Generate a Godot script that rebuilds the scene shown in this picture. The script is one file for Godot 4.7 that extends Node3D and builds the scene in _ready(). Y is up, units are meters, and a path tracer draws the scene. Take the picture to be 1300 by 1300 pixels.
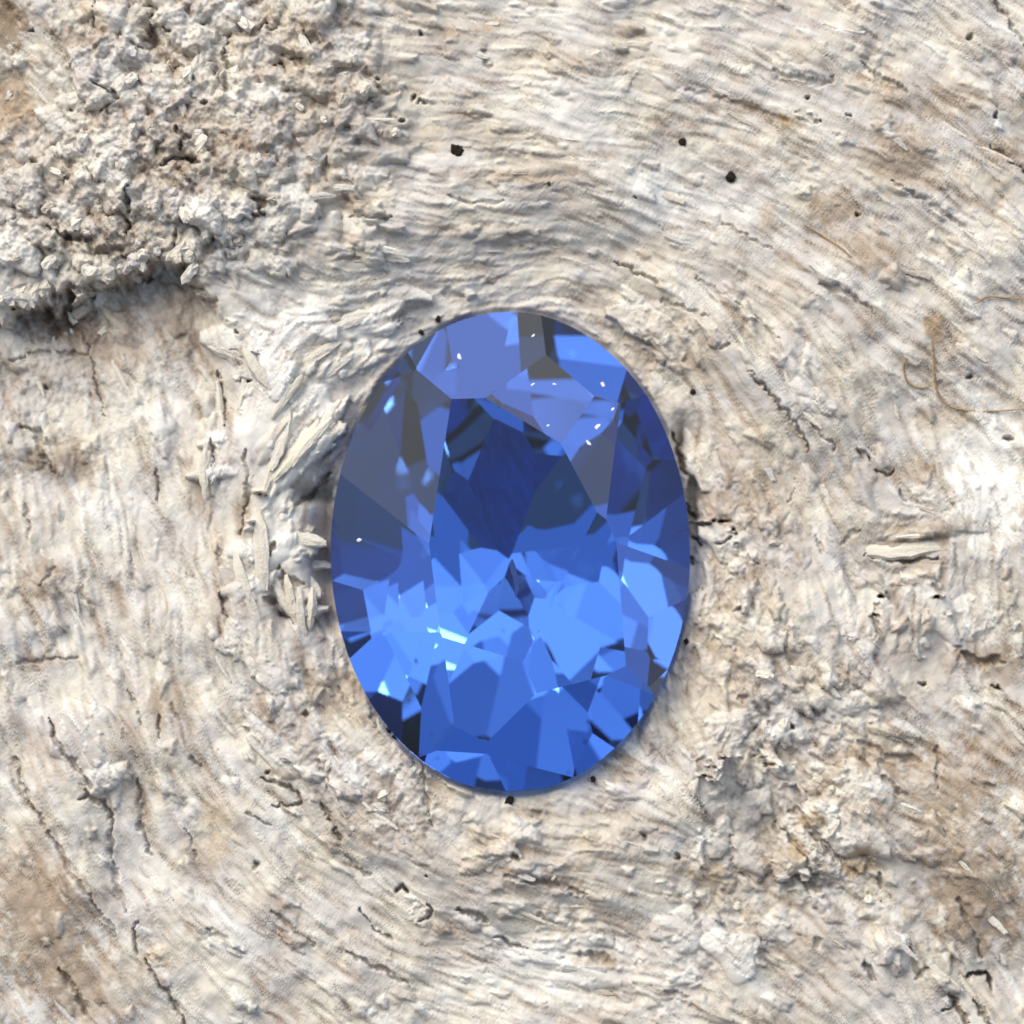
extends Node3D
# A faceted blue gemstone lying in a hollow of weathered driftwood. The wood leans back under an open sky, so the
# upper half of what the stone sees is sky and the lower half is the dim ground.
# Wood is laid out on a plane in picture-like units: x to the right, y down the wood, h out of the wood (1 unit = U metres).

const U := 6.0e-3 / 456.0        # the stone is 6 mm wide
const MID := 650.0
const GX := 648.0                # centre of the stone on the wood
const GY := 700.0
const RA := 228.0                # half width of the stone
const RB := 305.0                # half length
const CROWN_H := 0.26316
const STONE_DEPTH := 0.9340
const TILT_X := 4.538
const TILT_Y := 1.999
const TILT := Vector3(0.0348, 0.0791, 0.9963)
const ELEV := 27.821        # how far the wood's face looks up above the horizon, degrees
const ROLL := 8.388
const CAM_FAR := 6088.0
const F_STOP := 90.0
const EXPOSURE := 1.0
const SUN := 1.05
const SUN_FROM := Vector3(-0.5097, 0.6092, -0.6075)
const GROUND := Vector3(0.1200, 0.1200, 0.1260)
const SKY_BLUE := Vector3(0.2655, 0.3676, 0.5411)
const SKY_CLOUD := Vector3(1.3762, 1.4502, 1.5981)
const CLOUD_AT := 0.1999
const STONE_TINT := Color(0.3406, 0.5611, 0.9822)
const CREAM := Color(0.66, 0.61, 0.515)
const ASH := Color(0.575, 0.54, 0.505)
const BLEACHED := Color(0.79, 0.77, 0.715)
const TAN := Color(0.43, 0.355, 0.285)
const RUST := Color(0.45, 0.3, 0.14)
const BROWN := Color(0.1, 0.064, 0.044)

var rng := RandomNumberGenerator.new()
var wood_basis := Basis()        # the wood's own axes (x, out of the wood, down the wood) in the world

# ---------------------------------------------------------------- small helpers
func srgb(r: float, g: float, b: float) -> Color:
	return Color(r, g, b).linear_to_srgb()

func on_wood(x: float, y: float, h: float) -> Vector3:
	return Vector3((x - MID) * U, h * U, (y - MID) * U)

func tag(o: Node, label := "", category := "", group := "", kind := "") -> void:
	if label: o.set_meta("label", label)
	if category: o.set_meta("category", category)
	if group: o.set_meta("group", group)
	if kind: o.set_meta("kind", kind)

func put_mesh(called: String, m: Mesh, mat: Material, parent: Node) -> MeshInstance3D:
	var o := MeshInstance3D.new()
	o.name = called
	o.mesh = m
	o.material_override = mat
	parent.add_child(o, true)
	return o

func arrays_mesh(v: PackedVector3Array, n: PackedVector3Array, idx: PackedInt32Array, uv := PackedVector2Array(), col := PackedColorArray()) -> ArrayMesh:
	var a := []
	a.resize(Mesh.ARRAY_MAX)
	a[Mesh.ARRAY_VERTEX] = v
	a[Mesh.ARRAY_NORMAL] = n
	if uv.size(): a[Mesh.ARRAY_TEX_UV] = uv
	if col.size(): a[Mesh.ARRAY_COLOR] = col
	a[Mesh.ARRAY_INDEX] = idx
	var m := ArrayMesh.new()
	m.add_surface_from_arrays(Mesh.PRIMITIVE_TRIANGLES, a)
	return m

func sstep(a: float, b: float, x: float) -> float:
	var t := clampf((x - a) / (b - a), 0.0, 1.0)
	return t * t * (3.0 - 2.0 * t)

# ---------------------------------------------------------------- sky
func sky_image() -> ImageTexture:
	# blue sky with soft clouds: a sum of waves over the directions, dim ground below the horizon
	var w := 768
	var h := 384
	var data := PackedFloat32Array()
	data.resize(w * h * 3)
	var kv := PackedVector3Array()
	var kp := PackedFloat32Array()
	var ka := PackedFloat32Array()  # cloud waves of the unseen sky, shaped to pattern the stone's reflections
	kv.append(Vector3(0.0067, 1.6210, 1.4874)); kp.append(5.1588); ka.append(0.5781)
	kv.append(Vector3(-1.6127, -0.8233, 1.7956)); kp.append(1.9338); ka.append(0.5330)
	kv.append(Vector3(0.1244, 2.7722, 1.0181)); kp.append(3.0500); ka.append(0.4915)
	kv.append(Vector3(-2.4510, 1.9349, -1.4098)); kp.append(6.1976); ka.append(0.4531)
	kv.append(Vector3(0.4468, -3.9442, 0.1240)); kp.append(5.7061); ka.append(0.4178)
	kv.append(Vector3(2.0244, -3.9137, 1.3323)); kp.append(4.9600); ka.append(0.3852)
	kv.append(Vector3(-3.4453, -2.3368, 3.3375)); kp.append(3.5143); ka.append(0.3551)
	kv.append(Vector3(-1.1038, -5.9507, -1.2736)); kp.append(4.6342); ka.append(0.3274)
	kv.append(Vector3(0.4444, -0.5300, 7.1354)); kp.append(0.0226); ka.append(0.3019)
	kv.append(Vector3(-8.1002, -0.7293, -1.7038)); kp.append(2.5423); ka.append(0.2784)
	kv.append(Vector3(-7.8475, -2.4502, 5.0184)); kp.append(0.1755); ka.append(0.2566)
	kv.append(Vector3(-5.7907, 7.5952, 5.7813)); kp.append(2.9301); ka.append(0.2366)
	kv.append(Vector3(-0.3970, 10.7960, 7.1242)); kp.append(0.3028); ka.append(0.2182)
	kv.append(Vector3(-9.8821, 9.7726, -5.6427)); kp.append(4.1931); ka.append(0.2011)
	var nk := kv.size()
	for j in h:
		var th := PI * (j + 0.5) / h
		var up := cos(th)
		var sn := sin(th)
		for i in w:
			var ph := TAU * (i + 0.5) / w
			var o := (j * w + i) * 3
			if up < -0.03:
				data[o] = GROUND.x; data[o + 1] = GROUND.y; data[o + 2] = GROUND.z
				continue
			var d := Vector3(sin(ph) * sn, up, -cos(ph) * sn)
			var f := 0.0
			for k in nk:
				f += ka[k] * sin(kv[k].dot(d) + kp[k])
			var c := clampf((f - CLOUD_AT) / 1.7 + 0.5, 0.0, 1.0)
			var s := SKY_BLUE.lerp(SKY_CLOUD, c)
			s = GROUND.lerp(s, clampf(up / 0.04 + 0.5, 0.0, 1.0))
			data[o] = s.x; data[o + 1] = s.y; data[o + 2] = s.z
	var im := Image.create_from_data(w, h, false, Image.FORMAT_RGBF, data.to_byte_array())
	return ImageTexture.create_from_image(im)

# ---------------------------------------------------------------- the driftwood as a field of heights
const CELL := 1.6
const LO := -64.0
const NG := 893                  # fine cells from -64 to about 1364
var hh := PackedFloat32Array()   # height
var tone := PackedFloat32Array() # bleached (+) or tan (-)
var stain_shade := PackedFloat32Array()# dark brown: stains, plus shade painted into cracks
var rust := PackedFloat32Array() # orange stains
const FN := 120                  # cells of the coarse grids
var flow_x := PackedFloat32Array()
var flow_y := PackedFloat32Array()
var rough := PackedFloat32Array()
var noise_a := FastNoiseLite.new()
var noise_b := FastNoiseLite.new()
var noise_c := FastNoiseLite.new()
var noise_d := FastNoiseLite.new()

func fcell(x: float, y: float) -> int:
	var i := clampi(int((x - LO) / (1428.8 / FN)), 0, FN - 1)
	var j := clampi(int((y - LO) / (1428.8 / FN)), 0, FN - 1)
	return j * FN + i

func blob(x: float, y: float, cx: float, cy: float, rx: float, ry: float) -> float:
	var dx := (x - cx) / rx
	var dy := (y - cy) / ry
	return exp(-(dx * dx + dy * dy))

func make_flow() -> void:
	# grain direction: sparse observations (x, y, degrees clockwise from right), blended as double angles
	var obs := [[60, 60, 45], [180, 60, 50], [600, 120, 10], [600, 200, 4], [500, 280, 2], [690, 330, 172], [760, 350, 22], [850, 60, 12], [950, 130, 24], [1100, 150, 30],
		[1250, 250, 38], [1000, 200, 25], [1100, 300, 36], [850, 300, 22], [950, 350, 36], [950, 480, 50], [1020, 550, 55], [1100, 570, 60], [1080, 650, 66], [1240, 420, 40],
		[1000, 640, 72], [1200, 80, 36], [700, 40, 14], [150, 450, 66], [250, 450, 66], [200, 600, 75], [300, 600, 86], [100, 700, 72], [150, 800, 75], [250, 800, 78], [330, 740, 72],
		[30, 850, 68], [380, 480, 125], [400, 560, 125], [370, 690, 100], [50, 1000, 60], [110, 1060, 60], [200, 1000, 64], [250, 1150, 47], [300, 1050, 46], [400, 1100, 38], [450, 1200, 36], [350, 1250, 42],
		[550, 1100, 24], [600, 1250, 16], [700, 1130, 12], [800, 1150, 20], [150, 1250, 52], [40, 1200, 56], [800, 1250, 15], [700, 1060, 5], [450, 1000, 58], [960, 1010, 115], [1050, 950, 40],
		[1150, 950, 30], [1200, 1000, 30], [1100, 1080, 40], [1250, 1150, 58], [1230, 1270, 60], [1000, 1210, 40], [950, 850, 70], [1150, 800, 95], [1250, 700, 88], [1000, 900, 45],
		[900, 1100, 30], [1150, 690, 175], [420, 330, 8], [320, 350, 25], [60, 480, 72], [520, 380, 160], [900, 420, 60], [900, 560, 80], [900, 700, 95], [900, 800, 100]]
	flow_x.resize(FN * FN)
	flow_y.resize(FN * FN)
	rough.resize(FN * FN)
	for j in FN:
		for i in FN:
			var x := LO + (i + 0.5) * 1428.8 / FN
			var y := LO + (j + 0.5) * 1428.8 / FN
			var c := 0.0
			var s := 0.0
			for o in obs:
				var d2: float = (x - o[0]) * (x - o[0]) + (y - o[1]) * (y - o[1]) + 400.0
				var w := 1.0 / (d2 * sqrt(d2))
				var a: float = deg_to_rad(2.0 * o[2])
				c += w * cos(a)
				s += w * sin(a)
			var ang := 0.5 * atan2(s, c) + 0.35 * noise_a.get_noise_2d(x * 0.9 + 500.0, y * 0.9)
			flow_x[j * FN + i] = cos(ang)
			flow_y[j * FN + i] = sin(ang)
			# where the surface is crumbly instead of fibrous
			var r := blob(x, y, 250, 150, 190, 130) * 1.2 + blob(x, y, 90, 280, 130, 90) * 1.2 + blob(x, y, 330, 60, 130, 90) + blob(x, y, 260, 270, 90, 60)
			r += 0.55 * blob(x, y, 930, 720, 70, 150) + 0.7 * blob(x, y, 1030, 1060, 140, 110) + 0.5 * blob(x, y, 960, 900, 90, 80) + 0.35 * blob(x, y, 1130, 800, 120, 130)
			r += 0.6 * blob(x, y, 400, 930, 90, 70) + 0.7 * blob(x, y, 60, 580, 60, 40) + 0.5 * blob(x, y, 640, 1060, 160, 40) + 0.5 * blob(x, y, 520, 1000, 70, 50) + 0.6 * blob(x, y, 850, 430, 60, 50)
			r += 0.35 * blob(x, y, 860, 1200, 130, 90) + 0.8 * blob(x, y, 90, 410, 70, 25)
			rough[j * FN + i] = clampf(r + 0.5 * noise_b.get_noise_2d(x * 0.5, y * 0.5), 0.0, 1.0)

func ledge_y(x: float) -> float:
	var px := [-200.0, 0.0, 60.0, 110.0, 150.0, 178.0, 205.0, 235.0, 262.0, 300.0]
	var py := [390.0, 384.0, 376.0, 352.0, 348.0, 344.0, 318.0, 334.0, 370.0, 420.0]
	for k in px.size() - 1:
		if x < px[k + 1]:
			return lerpf(py[k], py[k + 1], clampf((x - px[k]) / (px[k + 1] - px[k]), 0.0, 1.0))
	return 420.0

func girdle_height(x: float, y: float) -> float:
	return -(TILT.x * (x - GX) + TILT.y * (GY - y)) / TILT.z

func base_height(x: float, y: float) -> float:
	# the large shape: gentle waves, the crumbly hump above the ledge, the hollow in which the stone lies
	var h := 26.0 * noise_a.get_noise_2d(x * 0.25, y * 0.25) + 7.0 * noise_a.get_noise_2d(x + 900.0, y)
	h += 34.0 * blob(x, y, 190, 210, 230, 150) + 10.0 * blob(x, y, 330, 520, 60, 110) + 16.0 * blob(x, y, 385, 470, 60, 60)
	h += 16.0 * blob(x, y, 1080, 1040, 90, 70) - 14.0 * blob(x, y, 1120, 1130, 130, 40) + 12.0 * blob(x, y, 1260, 650, 70, 110) - 10.0 * blob(x, y, 1050, 640, 90, 90)
	h += 12.0 * blob(x, y, 840, 410, 80, 50) - 12.0 * blob(x, y, 720, 320, 130, 22) + 10.0 * blob(x, y, 130, 950, 50, 70) - 24.0 * blob(x, y, 170, 1130, 45, 90)
	h -= 22.0 * blob(x, y, 1280, 1240, 90, 60) + 10.0 * blob(x, y, 380, 850, 60, 60)
	# the ledge: the wood below it lies deeper
	var ly := ledge_y(x) + 14.0 * noise_c.get_noise_2d(x * 1.6, y * 0.8) + 7.0 * noise_c.get_noise_2d(x * 5.0, y * 3.0)
	if x < 330.0:
		var side := 1.0 - sstep(215.0, 325.0, x)
		h -= side * 78.0 * sstep(-5.0, 24.0, y - ly) * exp(-maxf(y - ly, 0.0) / 170.0)
	# the hollow
	var dx := (x - GX) / RA
	var dy := (y - GY) / RB
	var q := sqrt(dx * dx + dy * dy)
	var g := girdle_height(x, y)
	h += 15.0 * exp(-pow((q - 1.38) / 0.2, 2.0))
	var near := 1.0 - sstep(1.0, 1.7, q)
	var rim := g - 15.0 + 5.0 * noise_a.get_noise_2d(x * 2.0, y * 2.0)
	h = lerpf(h, rim + 0.35 * h, near)
	# pale fibres stand up at the left edge; deep gaps under them, left of the stone, and right of it
	h += 16.0 * blob(x, y, 378, 560, 42, 45) + 10.0 * blob(x, y, 372, 690, 20, 50)
	h -= 60.0 * blob(x, y, 414, 705, 17, 85) + 50.0 * blob(x, y, 398, 626, 30, 11) + 32.0 * blob(x, y, 360, 770, 14, 30) + 40.0 * blob(x, y, 882, 640, 12, 75) + 34.0 * blob(x, y, 868, 560, 12, 22) + 22.0 * blob(x, y, 440, 850, 22, 50)
	return h

func stone_room(x: float, y: float, h: float) -> float:
	# keeps the wood clear of the stone itself
	var dx := (x - GX) / RA
	var dy := (y - GY) / RB
	var q := sqrt(dx * dx + dy * dy)
	if q > 1.03:
		return h
	var g := girdle_height(x, y)
	var hole := g - 22.0 - minf(2.0 * (1.0 - q), 1.0) * (STONE_DEPTH / 0.9 * RA + 25.0) if q < 1.0 else g - 22.0
	return minf(h, lerpf(hole, maxf(h, hole), sstep(1.0, 1.03, q)))

func stroke(x: float, y: float, length: float, width: float, amp: float, t: float, br: float, wander: float) -> void:
	# one fibre or groove that follows the grain
	var steps := int(length / CELL)
	var phase := rng.randf() * 10.0
	var px := x
	var py := y
	for s in steps:
		var f := (float(s) + 0.5) / steps
		var taper := sqrt(sin(PI * f))
		var c := fcell(px, py)
		var dx := flow_x[c]
		var dy := flow_y[c]
		if wander != 0.0:
			var b := wander * sin(phase + s * 0.11)
			var nx := dx - dy * b
			var ny := dy + dx * b
			var l := sqrt(nx * nx + ny * ny)
			dx = nx / l
			dy = ny / l
		px += dx * CELL
		py += dy * CELL
		var k := -width
		while k <= width:
			var i := int((px - dy * k * CELL - LO) / CELL)
			var j := int((py + dx * k * CELL - LO) / CELL)
			if i >= 0 and j >= 0 and i < NG and j < NG:
				var w := (1.0 - absf(k) / (width + 0.5)) * taper
				var o := j * NG + i
				hh[o] += amp * w
				tone[o] += t * w
				stain_shade[o] += br * w
			k += 0.9

func crumb(x: float, y: float, rx: float, ry: float, ang: float, tall: float, t: float, br: float, rs: float) -> void:
	# one lump that sits proud of what lies under it
	var ca := cos(ang)
	var sa := sin(ang)
	var r := maxf(rx, ry)
	var i0 := maxi(0, int((x - r - LO) / CELL))
	var i1 := mini(NG - 1, int((x + r - LO) / CELL))
	var j0 := maxi(0, int((y - r - LO) / CELL))
	var j1 := mini(NG - 1, int((y + r - LO) / CELL))
	var ic := clampi(int((x - LO) / CELL), 0, NG - 1)
	var jc := clampi(int((y - LO) / CELL), 0, NG - 1)
	var floor_h := hh[jc * NG + ic]
	var ph := rng.randf() * 6.0
	for j in range(j0, j1 + 1):
		for i in range(i0, i1 + 1):
			var dx := LO + i * CELL - x
			var dy := LO + j * CELL - y
			var u := (dx * ca + dy * sa) / rx
			var v := (-dx * sa + dy * ca) / ry
			var d := u * u + v * v
			d *= 1.0 + 0.35 * sin(3.0 * atan2(v, u) + ph) + 0.2 * sin(5.0 * atan2(v, u) + 2.0 * ph)
			if d < 1.0:
				var o := j * NG + i
				var top := floor_h + tall * sqrt(1.0 - d) - tall * 0.35
				if top > hh[o]:
					hh[o] = lerpf(hh[o], top, 0.9)
					tone[o] = lerpf(tone[o], t, 0.6)
					stain_shade[o] = lerpf(stain_shade[o], br, 0.6)
					rust[o] = lerpf(rust[o], rs, 0.5)

func groove(pts: Array, width: float, deep: float, br: float) -> void:
	# a crack along a line of points: ragged, thinning out towards its ends
	var lo := Vector2(1e9, 1e9)
	var hi := -lo
	var total := 0.0
	for k in pts.size():
		lo = lo.min(pts[k])
		hi = hi.max(pts[k])
		if k: total += (pts[k] as Vector2).distance_to(pts[k - 1])
	var m := width * 1.8 + 6.0
	var wob := rng.randf() * 500.0
	for j in range(maxi(0, int((lo.y - m - LO) / CELL)), mini(NG, int((hi.y + m - LO) / CELL))):
		for i in range(maxi(0, int((lo.x - m - LO) / CELL)), mini(NG, int((hi.x + m - LO) / CELL))):
			var x := LO + i * CELL
			var y := LO + j * CELL
			var p := Vector2(x + 6.0 * noise_c.get_noise_2d(x * 2.0 + wob, y * 2.0) + 1.2 * noise_d.get_noise_2d(x * 0.8, y * 0.8 + wob), y + 6.0 * noise_c.get_noise_2d(x * 2.0, y * 2.0 + wob) + 1.2 * noise_d.get_noise_2d(x * 0.8 + wob, y * 0.8))
			var best := 1e9
			var along := 0.0
			var run := 0.0
			for k in pts.size() - 1:
				var a: Vector2 = pts[k]
				var b: Vector2 = pts[k + 1]
				var l := a.distance_to(b)
				var t := clampf((p - a).dot(b - a) / maxf(l * l, 0.01), 0.0, 1.0)
				var d := p.distance_to(a.lerp(b, t))
				if d < best:
					best = d
					along = run + t * l
				run += l
			var f := along / maxf(total, 0.01)
			var w := 0.75 * width * (0.35 + 0.8 * sqrt(maxf(0.0, 4.0 * f * (1.0 - f)))) if total > 12.0 else width
			w *= 0.85 + 0.9 * noise_c.get_noise_2d(x * 1.3 + wob, y * 1.3 - wob)
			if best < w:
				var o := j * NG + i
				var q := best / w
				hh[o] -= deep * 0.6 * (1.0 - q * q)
				stain_shade[o] = maxf(stain_shade[o], 0.9 * br * sstep(1.0, 0.45, q) * clampf(0.8 + 0.7 * noise_d.get_noise_2d(x * 1.5, y * 1.5), 0.0, 1.2))  # the crack's dirt and its shade painted together as brown

func patch(x: float, y: float, rx: float, ry: float, rs: float, br: float, t: float) -> void:
	# a ragged patch of colour: stains, and shade painted below the ledge
	for j in range(maxi(0, int((y - 2.0 * ry - LO) / CELL)), mini(NG, int((y + 2.0 * ry - LO) / CELL))):
		for i in range(maxi(0, int((x - 2.0 * rx - LO) / CELL)), mini(NG, int((x + 2.0 * rx - LO) / CELL))):
			var px := LO + i * CELL
			var py := LO + j * CELL
			var f := blob(px, py, x, y, rx, ry) + 0.45 * noise_c.get_noise_2d(px * 2.0, py * 2.0) + 0.3 * noise_d.get_noise_2d(px, py)
			var w := sstep(0.3, 0.75, f)
			if w > 0.0:
				var o := j * NG + i
				rust[o] += rs * w
				stain_shade[o] += br * w
				tone[o] += t * w

func wood_color(o: int, x: float, y: float) -> Color:
	var t := tone[o] + 0.55 * noise_a.get_noise_2d(x * 0.7 + 77.0, y * 0.7) + 0.2 * noise_d.get_noise_2d(x * 0.45, y * 0.45)
	var grey := clampf(0.5 + 1.3 * noise_b.get_noise_2d(x * 0.6 + 300.0, y * 0.6), 0.0, 1.0)
	var c := CREAM.lerp(ASH, grey)
	if t > 0.0:
		c = c.lerp(BLEACHED, minf(t, 1.0))
	else:
		c = c.lerp(TAN, minf(-t, 1.0))
	c = c.lerp(RUST, clampf(rust[o], 0.0, 0.85))
	c = c.lerp(BROWN, clampf(stain_shade[o], 0.0, 0.93))
	return c

func make_heights() -> void:
	noise_a.seed = 11
	noise_a.frequency = 0.011
	noise_a.fractal_octaves = 3
	noise_b.seed = 23
	noise_b.frequency = 0.016
	noise_b.fractal_octaves = 4
	noise_c.seed = 37
	noise_c.frequency = 0.022
	noise_c.fractal_octaves = 3
	noise_d.seed = 51
	noise_d.frequency = 0.14
	noise_d.fractal_octaves = 3
	make_flow()
	var n := NG * NG
	hh.resize(n)
	tone.resize(n)
	stain_shade.resize(n)
	rust.resize(n)
	for j in NG:
		for i in NG:
			var o := j * NG + i
			var x := LO + i * CELL
			var y := LO + j * CELL
			hh[o] = base_height(x, y)
			# darker tan and brown among the crumbs
			var r := rough[fcell(x, y)]
			if r > 0.05:
				tone[o] -= 0.45 * r
				rust[o] += maxf(0.0, r * 0.5 * noise_b.get_noise_2d(x * 1.1 + 70.0, y * 1.1))
				stain_shade[o] += maxf(0.0, r * (0.3 + 0.7 * noise_c.get_noise_2d(x * 1.2, y * 1.2)))
	# broad bundles of fibres, then finer and finer ones
	for k in 2600:
		var x := rng.randf_range(LO, 1364.0)
		var y := rng.randf_range(LO, 1364.0)
		if rng.randf() < rough[fcell(x, y)] * 0.9: continue
		var up := rng.randf() < 0.55
		stroke(x, y, rng.randf_range(50, 190), rng.randf_range(2.5, 6.0), rng.randf_range(0.4, 1.2) * (1.0 if up else -1.0), rng.randf_range(-0.1, 0.2) if up else rng.randf_range(-0.25, 0.05), 0.0, 0.12)
	for k in 900:                                                 # bleached and tan bands along the grain
		var x := rng.randf_range(LO, 1364.0)
		var y := rng.randf_range(LO, 1364.0)
		stroke(x, y, rng.randf_range(25, 110), rng.randf_range(4.0, 11.0), rng.randf_range(-0.5, 0.7), rng.randf_range(-0.13, 0.16), 0.0, 0.2)
	# crumbs
	for k in 9000:
		var x := rng.randf_range(LO, 1364.0)
		var y := rng.randf_range(LO, 1364.0)
		var r := rough[fcell(x, y)]
		if rng.randf() > r * 1.1 + 0.07: continue
		var c := fcell(x, y)
		var s := rng.randf_range(3.5, 10.0 + 3.0 * r) * (1.0 + 0.8 * float(rng.randf() < 0.12))
		var a := atan2(flow_y[c], flow_x[c]) + rng.randf_range(-0.7, 0.7) * (0.3 + r * 2.0)
		crumb(x, y, s * rng.randf_range(1.0, 2.2), s * rng.randf_range(0.6, 1.0), a, s * rng.randf_range(0.5, 1.15), rng.randf_range(-0.55, 0.75), 0.22 * float(rng.randf() < 0.14) * rng.randf(), 0.2 * float(rng.randf() < 0.06))
	# what one can point to: lumps, gaps, cracks and stains
	# the crumbly hump at the upper left
	for k in 70:
		var x := rng.randf_range(60, 470)
		var y := rng.randf_range(-10, 345)
		if y > ledge_y(x) - 14.0: continue
		var s := rng.randf_range(13, 24)
		crumb(x, y, s * rng.randf_range(0.9, 1.6), s * rng.randf_range(0.6, 1.0), rng.randf() * PI, s * rng.randf_range(0.5, 0.8), rng.randf_range(0.0, 0.9), 0.0, 0.1 * rng.randf())
	for k in 260:
		var x := rng.randf_range(95, 470)
		var y := rng.randf_range(-10, 345)
		if y > ledge_y(x) - 8.0: continue
		var s := rng.randf_range(6, 15)
		crumb(x, y, s * rng.randf_range(0.9, 1.7), s * rng.randf_range(0.6, 1.0), rng.randf() * PI, s * rng.randf_range(0.6, 1.1), rng.randf_range(-0.6, 0.6), 0.25 * float(rng.randf() < 0.25) * rng.randf(), 0.0)
	for k in 200:
		var x := rng.randf_range(-40, 180)
		var y := rng.randf_range(170, 380)
		if y > ledge_y(x) - 6.0: continue
		var s := rng.randf_range(5, 13)
		crumb(x, y, s * rng.randf_range(0.9, 1.5), s * rng.randf_range(0.6, 1.0), rng.randf() * PI, s * 0.9, rng.randf_range(-0.3, 0.8), 0.2 * float(rng.randf() < 0.2) * rng.randf(), 0.0)
	for c in [[222, 240, 34, 24, 1.3, 22, 0.3], [262, 275, 26, 18, 0.6, 20, 0.7], [190, 300, 30, 16, 1.4, 22, 0.5], [246, 312, 20, 13, 1.5, 15, 0.5], [300, 262, 28, 18, 0.3, 16, 0.9], [330, 292, 30, 16, 0.4, 14, 0.9],
		[352, 330, 26, 18, 0.8, 14, 0.5], [150, 200, 26, 18, 2.2, 18, 0.1], [410, 235, 30, 20, 0.2, 14, -0.3], [20, 320, 36, 26, 0.3, 18, 0.9], [30, 240, 30, 30, 0.8, 14, 0.5], [330, 180, 30, 18, 2.7, 16, -0.3],
		[395, 105, 30, 20, 0.4, 14, 0.1], [455, 225, 24, 16, 0.1, 12, 0.6], [470, 250, 40, 12, 0.1, 10, 0.3], [300, 110, 24, 14, 0.9, 12, 0.0], [445, 60, 26, 16, 0.4, 12, 0.2], [130, 90, 30, 16, 0.6, 12, 0.4],
		# soft pale lumps at the lower right and the cushion right of the stone
		[1010, 1050, 30, 18, 2.6, 20, 0.9], [1050, 1030, 22, 15, 0.7, 18, 1.0], [1085, 1060, 44, 26, 0.4, 26, 0.7], [1095, 1000, 38, 26, 0.2, 20, 1.1], [1030, 1085, 36, 20, 0.7, 18, 0.8], [1070, 1110, 34, 18, 0.6, 18, 0.4],
		[960, 1090, 34, 22, 0.4, 16, 0.4], [905, 1060, 30, 22, 1.2, 12, 0.6], [930, 920, 40, 22, 2.7, 16, 0.9], [980, 930, 26, 14, 2.7, 12, 0.7], [900, 950, 20, 12, 2.6, 10, 0.8], [895, 775, 30, 22, 1.5, 16, 0.2],
		[930, 800, 26, 20, 0.6, 14, 0.5], [925, 690, 36, 22, 0.5, 16, 0.2], [905, 590, 30, 34, 1.2, 14, 0.3], [940, 600, 24, 20, 1.0, 12, 0.2], [840, 420, 46, 26, 0.5, 14, 0.3], [800, 400, 30, 16, 0.2, 10, 0.5],
		[1240, 780, 30, 40, 1.5, 16, 0.6], [1260, 640, 34, 60, 1.4, 8, 0.6], [1170, 745, 26, 16, 0.2, 10, 0.7], [1125, 780, 20, 14, 1.2, 9, 0.6], [750, 1180, 30, 24, 0.6, 16, 0.6], [690, 1200, 34, 22, 0.4, 14, 0.8],
		[740, 1240, 50, 20, 0.2, 14, 0.5], [860, 1180, 34, 24, 0.3, 14, 0.4], [800, 1215, 24, 18, 0.9, 12, 0.6], [930, 1210, 40, 26, 0.8, 14, 0.8], [990, 1180, 30, 20, 0.5, 12, 0.5],
		[490, 965, 26, 16, 0.6, 10, 0.7], [440, 985, 30, 18, 0.7, 12, 0.8], [520, 1030, 24, 16, 1.6, 10, 0.5], [110, 930, 36, 46, 1.2, 18, 0.7], [130, 985, 20, 34, 1.3, 14, 0.9], [205, 1215, 14, 14, 0.5, 8, 0.6],
		[535, 1160, 16, 13, 2.4, 9, 0.3], [385, 1020, 22, 14, 0.4, 9, 0.3], [350, 950, 50, 18, 0.7, 10, 0.8], [300, 810, 20, 26, 1.2, 12, 0.5], [350, 860, 30, 16, 0.4, 10, 0.3],
		# flakes left of the stone
		[300, 440, 46, 24, 0.5, 16, 1.0], [380, 420, 50, 26, 2.9, 14, 0.8], [350, 480, 30, 22, 0.9, 14, 0.8], [395, 520, 36, 24, 2.2, 18, 0.7], [380, 580, 44, 18, 2.1, 20, 0.9], [410, 560, 34, 13, 2.2, 20, 0.9],
		[425, 525, 22, 11, 2.2, 12, 0.8], [355, 640, 26, 12, 2.3, 14, 0.8], [335, 700, 20, 44, 1.5, 16, 0.8], [318, 745, 14, 40, 1.2, 12, 0.8], [375, 760, 14, 34, 1.35, 22, 0.1], [392, 775, 10, 26, 1.5, 20, -0.1],
		[385, 690, 26, 13, 0.3, 16, -0.1], [270, 600, 10, 34, 1.5, 10, 0.7], [280, 560, 10, 30, 1.5, 10, 0.8], [480, 400, 40, 20, 2.6, 14, 1.0], [450, 455, 30, 18, 2.4, 12, 0.6], [510, 370, 40, 12, 0.2, 10, 0.5]]:
		crumb(c[0], c[1], c[2], c[3], c[4], 0.7 * c[5], 0.75 * c[6], 0.0, 0.25 if c[0] > 990 and c[1] > 1010 and c[1] < 1120 else 0.0)
		for q in 10:                                               # their broken skin
			var a := rng.randf() * TAU
			var f := sqrt(rng.randf()) * 0.9
			crumb(c[0] + cos(a) * c[2] * f, c[1] + sin(a) * c[2] * f, rng.randf_range(3, 8), rng.randf_range(2, 5), c[4] + rng.randf_range(-0.4, 0.4), rng.randf_range(2, 5), c[6] + rng.randf_range(-0.6, 0.3), 0.0, 0.0)
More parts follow.
